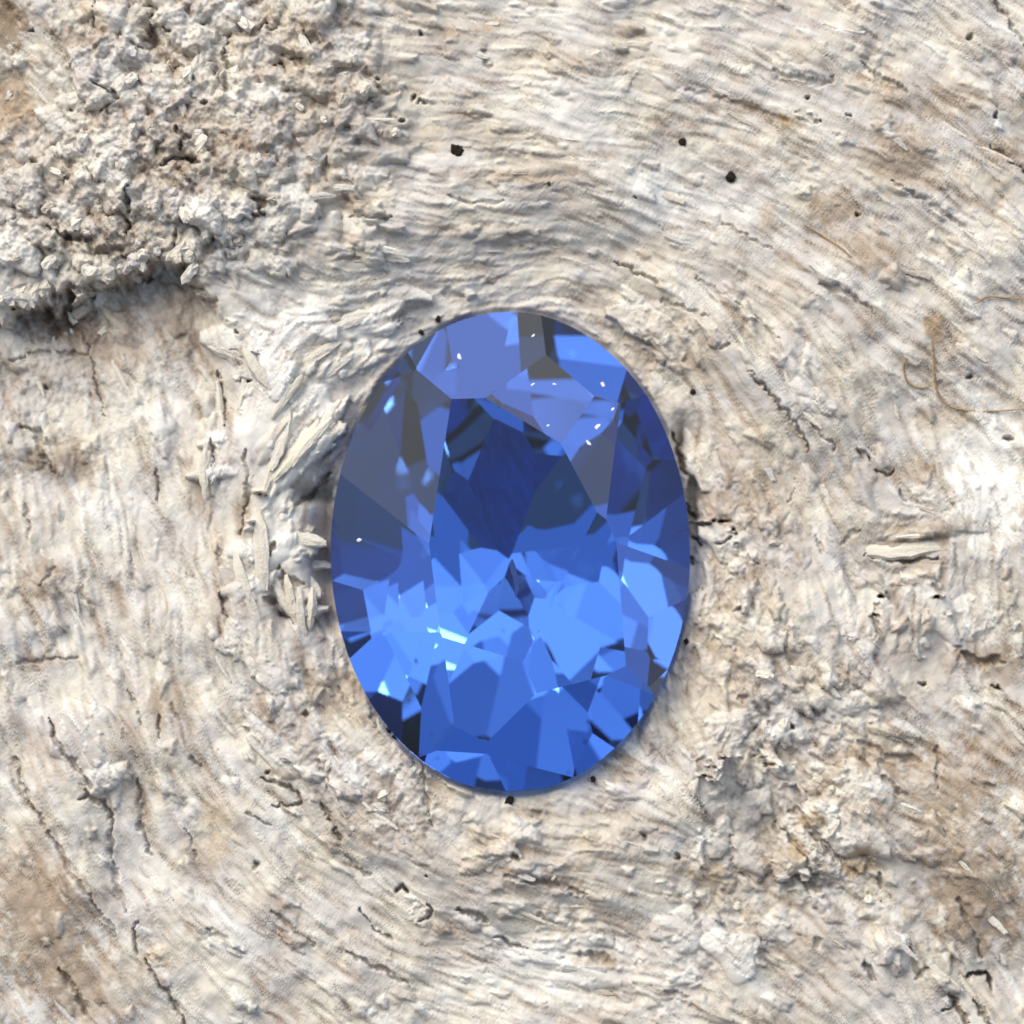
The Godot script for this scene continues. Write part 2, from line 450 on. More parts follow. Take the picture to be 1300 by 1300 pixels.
	for k in 6500:
		var x := rng.randf_range(LO, 1364.0)
		var y := rng.randf_range(LO, 1364.0)
		if rng.randf() < rough[fcell(x, y)] * 0.9: continue
		var up := rng.randf() < 0.6
		stroke(x, y, rng.randf_range(18, 90), rng.randf_range(1.2, 4.2), rng.randf_range(0.4, 1.7) * (1.0 if up else -1.1), rng.randf_range(-0.15, 0.3) if up else rng.randf_range(-0.4, 0.05), 0.0, 0.2)
	for k in 3400:                                                # pale and tan streaks: the colour of the fibres
		var x := rng.randf_range(LO, 1364.0)
		var y := rng.randf_range(LO, 1364.0)
		if rng.randf() < rough[fcell(x, y)] * 0.8: continue
		var dark := noise_a.get_noise_2d(x * 1.3 + 40.0, y * 1.3) + rng.randf_range(-0.35, 0.35) > 0.0
		stroke(x, y, rng.randf_range(30, 130), rng.randf_range(1.4, 5.4), rng.randf_range(-1.4, -0.3) if dark else rng.randf_range(0.0, 1.0), rng.randf_range(-0.5, -0.15) if dark else rng.randf_range(0.08, 0.3), 0.05 if dark else 0.0, 0.15)
	for k in 2600:                                                # mottles: dirt, rust and bleached spots a few fibres wide
		var x := rng.randf_range(LO, 1364.0)
		var y := rng.randf_range(LO, 1364.0)
		var f := noise_b.get_noise_2d(x * 0.7 + 150.0, y * 0.7) + rng.randf_range(-0.3, 0.3)
		if f > 0.1: stroke(x, y, rng.randf_range(7, 28), rng.randf_range(1.5, 4.5), -0.3, rng.randf_range(-0.35, -0.05), rng.randf_range(0.03, 0.14), 0.4)
		elif f < -0.05: stroke(x, y, rng.randf_range(7, 34), rng.randf_range(1.5, 5.0), 0.3, rng.randf_range(0.06, 0.3), -0.05, 0.4)
	for k in 2300:                                                # brown streaks in the grain
		var x := rng.randf_range(LO, 1364.0)
		var y := rng.randf_range(LO, 1364.0)
		if noise_b.get_noise_2d(x * 0.4 + 50.0, y * 0.4) < -0.05: continue
		stroke(x, y, rng.randf_range(12, 60), rng.randf_range(0.8, 2.4), -rng.randf_range(0.6, 1.8), rng.randf_range(-0.4, -0.1), rng.randf_range(0.05, 0.28), 0.25)
	# cracks, gaps and shade under the stub: points, width, depth, painted brown
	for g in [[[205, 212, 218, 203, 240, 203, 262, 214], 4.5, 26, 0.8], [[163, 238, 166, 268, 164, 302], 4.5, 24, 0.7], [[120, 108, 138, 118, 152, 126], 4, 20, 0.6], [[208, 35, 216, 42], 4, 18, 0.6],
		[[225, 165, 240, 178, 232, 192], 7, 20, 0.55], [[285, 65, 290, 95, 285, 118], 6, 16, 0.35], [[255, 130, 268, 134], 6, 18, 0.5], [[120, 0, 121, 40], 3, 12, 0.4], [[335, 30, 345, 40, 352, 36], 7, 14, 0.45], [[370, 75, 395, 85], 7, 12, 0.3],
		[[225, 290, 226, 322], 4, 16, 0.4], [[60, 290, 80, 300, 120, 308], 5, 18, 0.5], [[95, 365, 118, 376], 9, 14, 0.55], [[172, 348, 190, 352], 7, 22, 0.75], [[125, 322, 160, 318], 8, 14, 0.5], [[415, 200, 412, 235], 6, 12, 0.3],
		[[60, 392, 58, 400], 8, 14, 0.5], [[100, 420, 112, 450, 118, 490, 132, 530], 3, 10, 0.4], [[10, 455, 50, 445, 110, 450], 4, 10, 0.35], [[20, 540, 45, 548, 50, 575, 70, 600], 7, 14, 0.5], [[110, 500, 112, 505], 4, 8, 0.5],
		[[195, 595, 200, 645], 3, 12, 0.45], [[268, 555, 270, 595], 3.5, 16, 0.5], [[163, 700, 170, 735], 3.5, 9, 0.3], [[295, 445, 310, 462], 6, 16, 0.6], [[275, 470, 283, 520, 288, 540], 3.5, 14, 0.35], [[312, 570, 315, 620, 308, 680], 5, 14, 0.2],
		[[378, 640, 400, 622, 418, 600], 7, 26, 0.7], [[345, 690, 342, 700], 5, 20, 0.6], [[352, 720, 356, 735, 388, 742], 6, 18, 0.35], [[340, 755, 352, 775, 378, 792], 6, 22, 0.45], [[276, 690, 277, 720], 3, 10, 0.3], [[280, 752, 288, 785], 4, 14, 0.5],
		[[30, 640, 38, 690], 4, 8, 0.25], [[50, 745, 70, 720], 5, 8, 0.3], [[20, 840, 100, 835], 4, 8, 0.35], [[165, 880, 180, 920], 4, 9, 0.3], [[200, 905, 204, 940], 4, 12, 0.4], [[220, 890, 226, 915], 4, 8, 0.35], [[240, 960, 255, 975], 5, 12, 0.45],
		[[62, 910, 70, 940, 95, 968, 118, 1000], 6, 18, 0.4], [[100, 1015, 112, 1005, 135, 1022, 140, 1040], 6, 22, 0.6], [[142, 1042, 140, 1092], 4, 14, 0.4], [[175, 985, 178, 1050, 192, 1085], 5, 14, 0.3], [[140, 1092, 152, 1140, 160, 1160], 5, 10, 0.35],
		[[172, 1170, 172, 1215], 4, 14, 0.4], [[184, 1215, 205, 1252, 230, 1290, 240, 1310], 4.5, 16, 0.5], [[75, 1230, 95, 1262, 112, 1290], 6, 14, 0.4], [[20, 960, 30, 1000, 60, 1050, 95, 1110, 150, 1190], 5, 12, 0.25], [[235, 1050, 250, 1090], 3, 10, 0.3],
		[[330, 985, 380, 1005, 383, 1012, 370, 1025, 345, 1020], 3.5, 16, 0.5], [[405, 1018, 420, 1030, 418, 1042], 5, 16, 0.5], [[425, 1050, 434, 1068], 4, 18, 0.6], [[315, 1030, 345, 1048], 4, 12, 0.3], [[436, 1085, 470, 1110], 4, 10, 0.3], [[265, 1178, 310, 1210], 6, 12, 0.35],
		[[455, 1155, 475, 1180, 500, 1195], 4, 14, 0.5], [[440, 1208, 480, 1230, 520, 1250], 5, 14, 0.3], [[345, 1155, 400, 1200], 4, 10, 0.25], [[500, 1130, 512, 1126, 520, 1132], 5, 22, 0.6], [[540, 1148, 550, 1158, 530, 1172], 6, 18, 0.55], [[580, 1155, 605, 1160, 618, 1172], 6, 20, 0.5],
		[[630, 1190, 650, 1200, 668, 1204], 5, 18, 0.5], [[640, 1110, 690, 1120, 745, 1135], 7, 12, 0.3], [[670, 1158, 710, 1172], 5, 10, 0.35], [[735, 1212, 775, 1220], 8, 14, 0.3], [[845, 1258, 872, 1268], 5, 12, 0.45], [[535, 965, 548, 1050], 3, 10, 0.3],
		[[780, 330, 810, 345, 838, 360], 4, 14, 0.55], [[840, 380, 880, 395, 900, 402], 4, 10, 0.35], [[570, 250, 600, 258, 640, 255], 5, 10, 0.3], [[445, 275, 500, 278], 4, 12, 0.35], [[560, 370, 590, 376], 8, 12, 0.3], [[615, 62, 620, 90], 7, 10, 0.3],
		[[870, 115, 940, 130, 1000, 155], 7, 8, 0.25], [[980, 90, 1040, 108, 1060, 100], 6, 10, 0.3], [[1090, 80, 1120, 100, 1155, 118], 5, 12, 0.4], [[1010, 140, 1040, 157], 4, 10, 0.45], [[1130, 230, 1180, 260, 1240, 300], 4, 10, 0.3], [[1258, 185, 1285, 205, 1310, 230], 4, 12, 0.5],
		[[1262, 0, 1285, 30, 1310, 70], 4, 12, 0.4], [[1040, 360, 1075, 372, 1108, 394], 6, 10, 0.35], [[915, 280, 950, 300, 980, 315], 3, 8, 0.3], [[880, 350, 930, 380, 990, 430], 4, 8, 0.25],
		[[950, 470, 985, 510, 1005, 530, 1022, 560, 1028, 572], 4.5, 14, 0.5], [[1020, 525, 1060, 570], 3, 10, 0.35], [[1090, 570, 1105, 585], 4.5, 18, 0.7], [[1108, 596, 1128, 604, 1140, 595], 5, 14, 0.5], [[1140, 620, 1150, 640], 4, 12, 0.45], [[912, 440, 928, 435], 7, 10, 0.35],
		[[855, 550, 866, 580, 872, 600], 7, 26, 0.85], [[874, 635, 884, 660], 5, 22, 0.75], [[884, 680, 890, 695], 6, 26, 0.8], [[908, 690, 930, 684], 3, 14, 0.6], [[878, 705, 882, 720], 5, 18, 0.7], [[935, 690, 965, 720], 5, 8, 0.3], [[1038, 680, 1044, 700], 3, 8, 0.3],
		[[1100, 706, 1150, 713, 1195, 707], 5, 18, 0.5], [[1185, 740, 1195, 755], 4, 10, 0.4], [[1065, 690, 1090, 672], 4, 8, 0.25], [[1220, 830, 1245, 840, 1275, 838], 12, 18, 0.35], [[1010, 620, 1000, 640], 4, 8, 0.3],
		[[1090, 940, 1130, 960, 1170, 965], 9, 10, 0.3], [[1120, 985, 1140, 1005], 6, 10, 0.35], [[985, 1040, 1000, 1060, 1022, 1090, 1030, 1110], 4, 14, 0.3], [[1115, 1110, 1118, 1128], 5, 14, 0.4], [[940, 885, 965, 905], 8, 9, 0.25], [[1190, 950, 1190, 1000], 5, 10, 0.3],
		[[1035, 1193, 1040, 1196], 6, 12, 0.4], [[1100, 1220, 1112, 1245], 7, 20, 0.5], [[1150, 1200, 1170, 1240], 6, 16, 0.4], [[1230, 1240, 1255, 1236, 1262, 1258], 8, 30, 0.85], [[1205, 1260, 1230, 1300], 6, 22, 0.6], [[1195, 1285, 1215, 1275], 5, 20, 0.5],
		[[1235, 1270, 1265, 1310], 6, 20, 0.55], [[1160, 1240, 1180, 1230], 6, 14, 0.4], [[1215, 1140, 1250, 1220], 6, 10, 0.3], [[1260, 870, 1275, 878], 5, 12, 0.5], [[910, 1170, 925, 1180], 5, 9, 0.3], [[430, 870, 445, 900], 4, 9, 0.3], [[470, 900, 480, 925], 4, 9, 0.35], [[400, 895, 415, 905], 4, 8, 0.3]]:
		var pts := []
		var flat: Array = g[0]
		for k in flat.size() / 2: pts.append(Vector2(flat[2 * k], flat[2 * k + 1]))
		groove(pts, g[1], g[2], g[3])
	# small dark holes left by insects, and pits
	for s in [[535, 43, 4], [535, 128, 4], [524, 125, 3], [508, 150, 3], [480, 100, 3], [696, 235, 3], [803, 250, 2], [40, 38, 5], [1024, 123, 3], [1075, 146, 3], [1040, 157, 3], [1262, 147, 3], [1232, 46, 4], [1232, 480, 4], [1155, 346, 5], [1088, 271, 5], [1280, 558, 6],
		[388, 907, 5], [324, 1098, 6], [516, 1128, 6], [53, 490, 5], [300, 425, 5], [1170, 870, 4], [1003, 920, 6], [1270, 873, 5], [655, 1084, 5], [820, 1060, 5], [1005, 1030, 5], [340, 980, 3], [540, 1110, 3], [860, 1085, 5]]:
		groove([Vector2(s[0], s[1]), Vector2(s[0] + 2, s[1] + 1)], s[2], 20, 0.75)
	# stains, and shade painted tan below the ledge: place, size, orange, brown, tan
	for s in [[10, 30, 28, 40, 0.5, 0.45, -0.4], [15, 130, 40, 60, 0.38, 0.05, -0.3], [120, 30, 30, 40, 0.15, 0.0, -0.2], [1000, 155, 26, 10, 0.55, 0.1, -0.2], [930, 135, 60, 12, 0.12, 0.1, -0.5], [1060, 262, 50, 26, 0.3, 0.1, -0.4], [975, 280, 18, 22, 0.3, 0.05, -0.3],
		[1130, 320, 60, 30, 0.15, 0.03, -0.5], [1185, 415, 16, 18, 0.6, 0.05, -0.1], [1200, 530, 50, 18, 0.28, 0.0, -0.1], [1280, 190, 30, 20, 0.3, 0.05, -0.2], [1150, 210, 80, 50, 0.1, 0.0, -0.35], [70, 585, 70, 24, 0.12, 0.22, -0.4], [60, 410, 60, 22, 0.05, 0.28, -0.5],
		[305, 452, 14, 12, 0.3, 0.3, -0.3], [310, 650, 12, 50, 0.12, 0.1, -0.6], [275, 690, 10, 30, 0.35, 0.0, 0.2], [50, 740, 40, 40, 0.1, 0.12, -0.3], [60, 840, 60, 16, 0.05, 0.2, -0.4], [210, 890, 40, 30, 0.15, 0.12, -0.4], [1028, 1040, 22, 12, 0.6, 0.08, -0.1], [1010, 1080, 14, 16, 0.5, 0.1, 0.0],
		[1090, 1095, 24, 26, 0.6, 0.0, 0.1], [900, 1110, 26, 16, 0.42, 0.0, 0.0], [860, 1100, 30, 16, 0.3, 0.0, 0.1], [970, 1000, 60, 60, 0.06, 0.0, 0.3], [1140, 680, 60, 30, 0.2, 0.08, -0.2], [1220, 665, 24, 14, 0.3, 0.1, -0.2], [890, 640, 60, 30, 0.15, 0.06, -0.2],
		[1130, 960, 70, 26, 0.15, 0.08, -0.5], [1230, 1080, 80, 120, 0.08, 0.04, -0.5], [1270, 930, 50, 50, 0.18, 0.02, -0.3], [1250, 830, 50, 20, 0.1, 0.18, -0.5], [850, 440, 80, 50, 0.14, 0.0, 0.15], [450, 500, 40, 30, 0.1, 0.0, 0.2], [120, 1250, 90, 60, 0.1, 0.04, -0.5], [40, 1120, 60, 120, 0.1, 0.0, -0.4],
		[270, 1030, 30, 20, 0.3, 0.0, -0.1], [200, 1212, 16, 14, 0.4, 0.05, 0.1], [275, 1080, 18, 30, 0.25, 0.0, -0.1], [680, 1125, 70, 16, 0.05, 0.12, -0.5], [760, 1222, 30, 14, 0.35, 0.1, -0.2], [590, 225, 60, 16, 0.15, 0.02, -0.1], [545, 175, 40, 14, 0.2, 0.02, -0.2], [700, 80, 80, 30, 0.1, 0.0, -0.2], [625, 30, 20, 10, 0.35, 0.05, -0.1],
		[640, 300, 90, 16, 0.0, 0.06, -0.4], [700, 320, 100, 20, 0.0, 0.05, -0.4], [1150, 600, 40, 20, 0.2, 0.15, -0.3], [410, 150, 50, 80, 0.12, 0.12, -0.35], [260, 190, 90, 60, 0.1, 0.12, -0.4], [150, 300, 80, 40, 0.08, 0.15, -0.4], [350, 60, 80, 50, 0.08, 0.08, -0.3], [440, 880, 50, 40, 0.1, 0.06, -0.4],
		[150, 620, 120, 160, 0.0, 0.0, 0.25], [700, 130, 120, 60, 0.0, 0.0, 0.3], [350, 540, 80, 130, 0.0, 0.0, 0.55], [390, 420, 90, 50, 0.0, 0.0, 0.4], [370, 730, 40, 80, 0.0, 0.0, 0.3], [1150, 692, 60, 20, 0.0, 0.0, 0.4], [160, 420, 130, 60, 0.0, 0.1, -0.5], [850, 430, 90, 50, 0.12, 0.0, 0.2], [950, 780, 70, 90, 0.12, 0.0, 0.0], [700, 1080, 150, 40, 0.12, 0.0, 0.1], [890, 880, 60, 60, 0.14, 0.0, 0.0], [930, 560, 50, 80, 0.1, 0.0, 0.1], [1270, 400, 60, 60, 0.1, 0.0, 0.3], [800, 30, 120, 40, 0.08, 0.0, 0.2], [1250, 620, 60, 120, 0.0, 0.0, 0.4], [640, 380, 150, 20, 0.06, 0.0, 0.2], [1275, 850, 40, 30, 0.15, 0.15, -0.4], [1000, 620, 90, 60, 0.1, 0.04, -0.3], [1180, 120, 90, 40, 0.1, 0.05, -0.4], [60, 1180, 80, 90, 0.08, 0.08, -0.5], [1200, 990, 90, 60, 0.12, 0.08, -0.4], [1250, 1150, 80, 80, 0.1, 0.12, -0.5], [880, 250, 120, 60, 0.0, 0.0, 0.45], [1250, 600, 60, 100, 0.0, 0.0, 0.6], [330, 900, 90, 60, 0.0, 0.0, 0.3], [420, 390, 90, 40, 0.0, 0.0, 0.4], [700, 1230, 160, 50, 0.0, 0.0, 0.4]]:
		patch(s[0], s[1], s[2], s[3], s[4], s[5], s[6])
	# the fine fuzz of broken cells, and the room for the stone
	for j in NG:
		var y := LO + j * CELL
		for i in NG:
			var x := LO + i * CELL
			var o := j * NG + i
			var r := rough[fcell(x, y)]
			hh[o] += (0.3 + 1.6 * r) * noise_d.get_noise_2d(x, y) + (0.3 + 6.5 * r) * noise_c.get_noise_2d(x * 1.7, y * 1.7)
			stain_shade[o] += r * maxf(0.0, noise_d.get_noise_2d(x * 0.9 + 400.0, y * 0.9) - 0.12) * 0.9
			hh[o] = stone_room(x, y, hh[o])

func far_height(x: float, y: float) -> float:
	# beyond the detailed part the wood rounds off
	var o := clampi(int((y - LO) / CELL), 2, NG - 3) * NG + clampi(int((x - LO) / CELL), 2, NG - 3)
	var away := maxf(maxf(LO - x, x - 1364.0), maxf(LO - y, y - 1364.0))
	var f := exp(-maxf(away, 0.0) / 60.0)
	var m := folded(y) * NG + folded(x)
	return lerpf(base_height(x, y) + 0.35 * hh[m] + 9.0 * noise_c.get_noise_2d(x, y * 0.4), hh[o], f) - 0.00035 * maxf(away, 0.0) * maxf(away, 0.0)

func folded(a: float) -> int:
	# outside the detailed part its grain is taken up again, folded back from the edge
	var k := (a - LO) / CELL
	k = absf(k)
	if k > NG - 1: k = absf(2.0 * (NG - 1) - k)
	return clampi(int(k), 0, NG - 1)

func make_wood() -> Node3D:
	make_heights()
	var root := Node3D.new()
	root.name = "driftwood"
	root.basis = wood_basis
	add_child(root)
	tag(root, "pale weathered driftwood with swirling grain under the blue gemstone", "driftwood", "", "structure")
	# lines of the grid: fine where the detail is, ever wider outside
	var line := PackedFloat32Array()
	var step := 60.0
	var outer := PackedFloat32Array()
	var at := LO - 4.0
	var d := 3.0
	while at > -1100.0:
		outer.append(at)
		at -= d
		d = minf(d * 1.25, step)
	for k in range(outer.size() - 1, -1, -1): line.append(outer[k])
	for k in NG: line.append(LO + k * CELL)
	for k in outer.size(): line.append(LO + (NG - 1) * CELL + (LO - outer[k]))
	var m := line.size()
	var first := outer.size()
	var v := PackedVector3Array()
	var nrm := PackedVector3Array()
	var col := PackedColorArray()
	v.resize(m * m)
	nrm.resize(m * m)
	col.resize(m * m)
	for j in m:
		for i in m:
			var x := line[i]
			var y := line[j]
			var h := 0.0
			var ii := i - first
			var jj := j - first
			var inside := ii >= 0 and jj >= 0 and ii < NG and jj < NG
			var o := clampi(jj, 0, NG - 1) * NG + clampi(ii, 0, NG - 1)
			if not inside: o = folded(y) * NG + folded(x)
			if inside: h = hh[o]
			else: h = far_height(x, y)
			v[j * m + i] = on_wood(x, y, h)
			col[j * m + i] = wood_color(o, x, y)
	for j in m:
		var ja := maxi(j - 1, 0) * m
		var jb := mini(j + 1, m - 1) * m
		for i in m:
			var a := v[j * m + mini(i + 1, m - 1)] - v[j * m + maxi(i - 1, 0)]
			var b := v[jb + i] - v[ja + i]
			nrm[j * m + i] = b.cross(a).normalized()
	# the rim is carried down to close the piece
	var idx := PackedInt32Array()
	idx.resize((m - 1) * (m - 1) * 6)
	var p := 0
	for j in m - 1:
		for i in m - 1:
			var q := j * m + i
			idx[p] = q; idx[p + 1] = q + 1; idx[p + 2] = q + m + 1
			idx[p + 3] = q; idx[p + 4] = q + m + 1; idx[p + 5] = q + m
			p += 6
	var wm := StandardMaterial3D.new()
	wm.vertex_color_use_as_albedo = true
	wm.roughness = 0.9
	wm.metallic_specular = 0.3
	put_mesh("surface", arrays_mesh(v, nrm, idx, PackedVector2Array(), col), wm, root)
	# sides and back of the piece
	var sv := PackedVector3Array()
	var sn := PackedVector3Array()
	var si := PackedInt32Array()
	var ring := PackedInt32Array()
	for i in m: ring.append(i)
	for j in range(1, m): ring.append(j * m + m - 1)
	for i in range(m - 2, -1, -1): ring.append((m - 1) * m + i)
	for j in range(m - 2, 0, -1): ring.append(j * m)
	for k in ring.size():
		var a := v[ring[k]]
		var out := Vector3(a.x, 0, a.z).normalized()
		for s in 4:
			var f := s / 3.0
			sv.append(Vector3(a.x, lerpf(a.y, -1500.0 * U, f), a.z) - out * (f * f * 500.0 * U))
			sn.append(out)
	for k in ring.size():
		var a := k * 4
		var b := ((k + 1) % ring.size()) * 4
		for s in 3:
			si.append_array(PackedInt32Array([a + s, a + s + 1, b + s, b + s, a + s + 1, b + s + 1]))
	var c0 := sv.size()
	sv.append(Vector3(0, -1600.0 * U, 0))
	sn.append(Vector3(0, -1, 0))
	for k in ring.size():
		si.append_array(PackedInt32Array([c0, ((k + 1) % ring.size()) * 4 + 3, k * 4 + 3]))
	var bm := StandardMaterial3D.new()
	bm.albedo_color = srgb(0.4, 0.35, 0.28)
	bm.roughness = 0.95
	put_mesh("back", arrays_mesh(sv, sn, si), bm, root)
	return root

func height_at(x: float, y: float) -> float:
	var i := clampi(int((x - LO) / CELL), 0, NG - 1)
	var j := clampi(int((y - LO) / CELL), 0, NG - 1)
	return hh[j * NG + i]

# ---------------------------------------------------------------- loose and standing pieces of wood
func faceted(v: PackedVector3Array, idx: PackedInt32Array) -> ArrayMesh:
	# flat-sided: every triangle keeps its own normal, as torn wood has
	var fv := PackedVector3Array()
	var fn := PackedVector3Array()
	var fi := PackedInt32Array()
	for t in idx.size() / 3:
		var a := v[idx[t * 3]]
		var b := v[idx[t * 3 + 1]]
		var c := v[idx[t * 3 + 2]]
		var n := (c - a).cross(b - a)
		if n.length_squared() < 1e-24: continue
		n = n.normalized()
		for p in [a, b, c]:
			fi.append(fv.size())
			fv.append(p)
			fn.append(n)
	return arrays_mesh(fv, fn, fi)

func sliver_mesh(l: float, w: float, t: float, bend: float, blunt := 0.3) -> ArrayMesh:
	# a torn sliver of wood, lying along x, ragged at both ends
	var v := PackedVector3Array()
	var idx := PackedInt32Array()
	var seg := 9
	var side := 8
	var ridge := []
	for k in side: ridge.append(rng.randf_range(0.7, 1.25))
	var wob := rng.randf() * TAU
	for s in seg + 1:
		var f := float(s) / seg
		var taper := lerpf(pow(maxf(0.03, sin(PI * lerpf(0.05, 0.97, f))), 0.7), 1.0, blunt) * rng.randf_range(0.92, 1.08)
		var c := Vector3((f - 0.5) * l, bend * (f - 0.5) * (f - 0.5) * 4.0, w * (0.22 * sin(wob + 3.0 * f) + rng.randf_range(-0.05, 0.05)))
		for k in side:
			var a := TAU * k / side + 0.3
			var q: float = ridge[k] * rng.randf_range(0.93, 1.07)
			v.append((c + Vector3((rng.randf_range(-0.03, 0.03) + (0.09 * (ridge[(k + 3) % side] - 1.0) if s == 0 or s == seg else 0.0)) * l, sin(a) * t * 0.5 * taper * q, cos(a) * w * 0.5 * taper * q)) * U)
	for s in seg:
		for k in side:
			var a := s * side + k
			var b := s * side + (k + 1) % side
			idx.append_array(PackedInt32Array([a, b, a + side, b, b + side, a + side]))
	for e in 2:
		var c := v.size()
		var mid := Vector3.ZERO
		for k in side: mid += v[e * seg * side + k] / side
		v.append(mid)
		for k in side:
			var a := e * seg * side + k
			var b := e * seg * side + (k + 1) % side
			if e: idx.append_array(PackedInt32Array([c, a, b]))
			else: idx.append_array(PackedInt32Array([c, b, a]))
	return faceted(v, idx)

func lump_mesh(r: float, flat_: float) -> ArrayMesh:
	# an uneven, angular crumb
	var v := PackedVector3Array()
	var idx := PackedInt32Array()
	var rings := 5
	var side := 8
	for j in rings + 1:
		var th := PI * j / rings
		for k in side:
			var a := TAU * k / side
			var d := Vector3(sin(th) * cos(a), cos(th), sin(th) * sin(a))
			var q := 1.0 if j == 0 or j == rings else rng.randf_range(0.6, 1.3)
			v.append(Vector3(d.x, d.y * flat_, d.z) * r * q * U)
	for j in rings:
		for k in side:
			var a := j * side + k
			var b := j * side + (k + 1) % side
			idx.append_array(PackedInt32Array([a, a + side, b, b, a + side, b + side]))
	return faceted(v, idx)

func tube_mesh(pts: PackedVector3Array, r: float) -> ArrayMesh:
	var curve := Curve3D.new()
	for p in pts.size():
		var a := pts[maxi(p - 1, 0)]
		var b := pts[mini(p + 1, pts.size() - 1)]
		curve.add_point(pts[p], (a - b) / 6.0, (b - a) / 6.0)
	var v := PackedVector3Array()
	var nn := PackedVector3Array()
	var idx := PackedInt32Array()
	var n := pts.size() * 6
	var side := 6
	for s in n + 1:
		var f := float(s) / n * (pts.size() - 1)
		var i := mini(int(f), pts.size() - 2)
		var p := curve.sample(i, f - i)
		var q := curve.sample(mini(int(f + 0.02), pts.size() - 2), minf(f + 0.02 - mini(int(f + 0.02), pts.size() - 2), 1.0))
		var q0 := curve.sample(mini(int(maxf(f - 0.02, 0.0)), pts.size() - 2), maxf(f - 0.02, 0.0) - mini(int(maxf(f - 0.02, 0.0)), pts.size() - 2))
		var d := (q - q0).normalized()
		var u := d.cross(Vector3(0, 1, 0)).normalized()
		var w := u.cross(d)
		var taper := 1.0 - 0.6 * pow(absf(2.0 * s / n - 1.0), 4.0)
		for k in side:
			var a := TAU * k / side
			var o := u * cos(a) + w * sin(a)
			v.append((p + o * r * taper * rng.randf_range(0.85, 1.15)) * U)
			nn.append(o)
	for s in n:
		for k in side:
			var a := s * side + k
			var b := s * side + (k + 1) % side
			idx.append_array(PackedInt32Array([a, b, a + side, b, b + side, a + side]))
	return arrays_mesh(v, nn, idx)

func wood_mat(c: Color) -> StandardMaterial3D:
	var m := StandardMaterial3D.new()
	m.albedo_color = c.linear_to_srgb()
	m.roughness = 0.9
	m.metallic_specular = 0.3
	m.heightmap_enabled = true
	m.heightmap_scale = 0.003
	m.heightmap_deep_parallax = false
	m.heightmap_texture = grain_tex
	m.uv1_triplanar = true
	m.uv1_scale = Vector3(1, 1, 1) * (1.0 / (90.0 * U))
	return m

var grain_tex: ImageTexture

func lay(o: Node3D, x: float, y: float, lift: float, ang: float, pitch: float, roll: float) -> void:
	# sets a piece on the wood, its x axis along the angle (clockwise from right)
	var b := Basis(Vector3(0, 1, 0), -ang) * Basis(Vector3(0, 0, 1), pitch) * Basis(Vector3(1, 0, 0), roll)
	o.transform = Transform3D(b, on_wood(x, y, height_at(x, y) + lift))

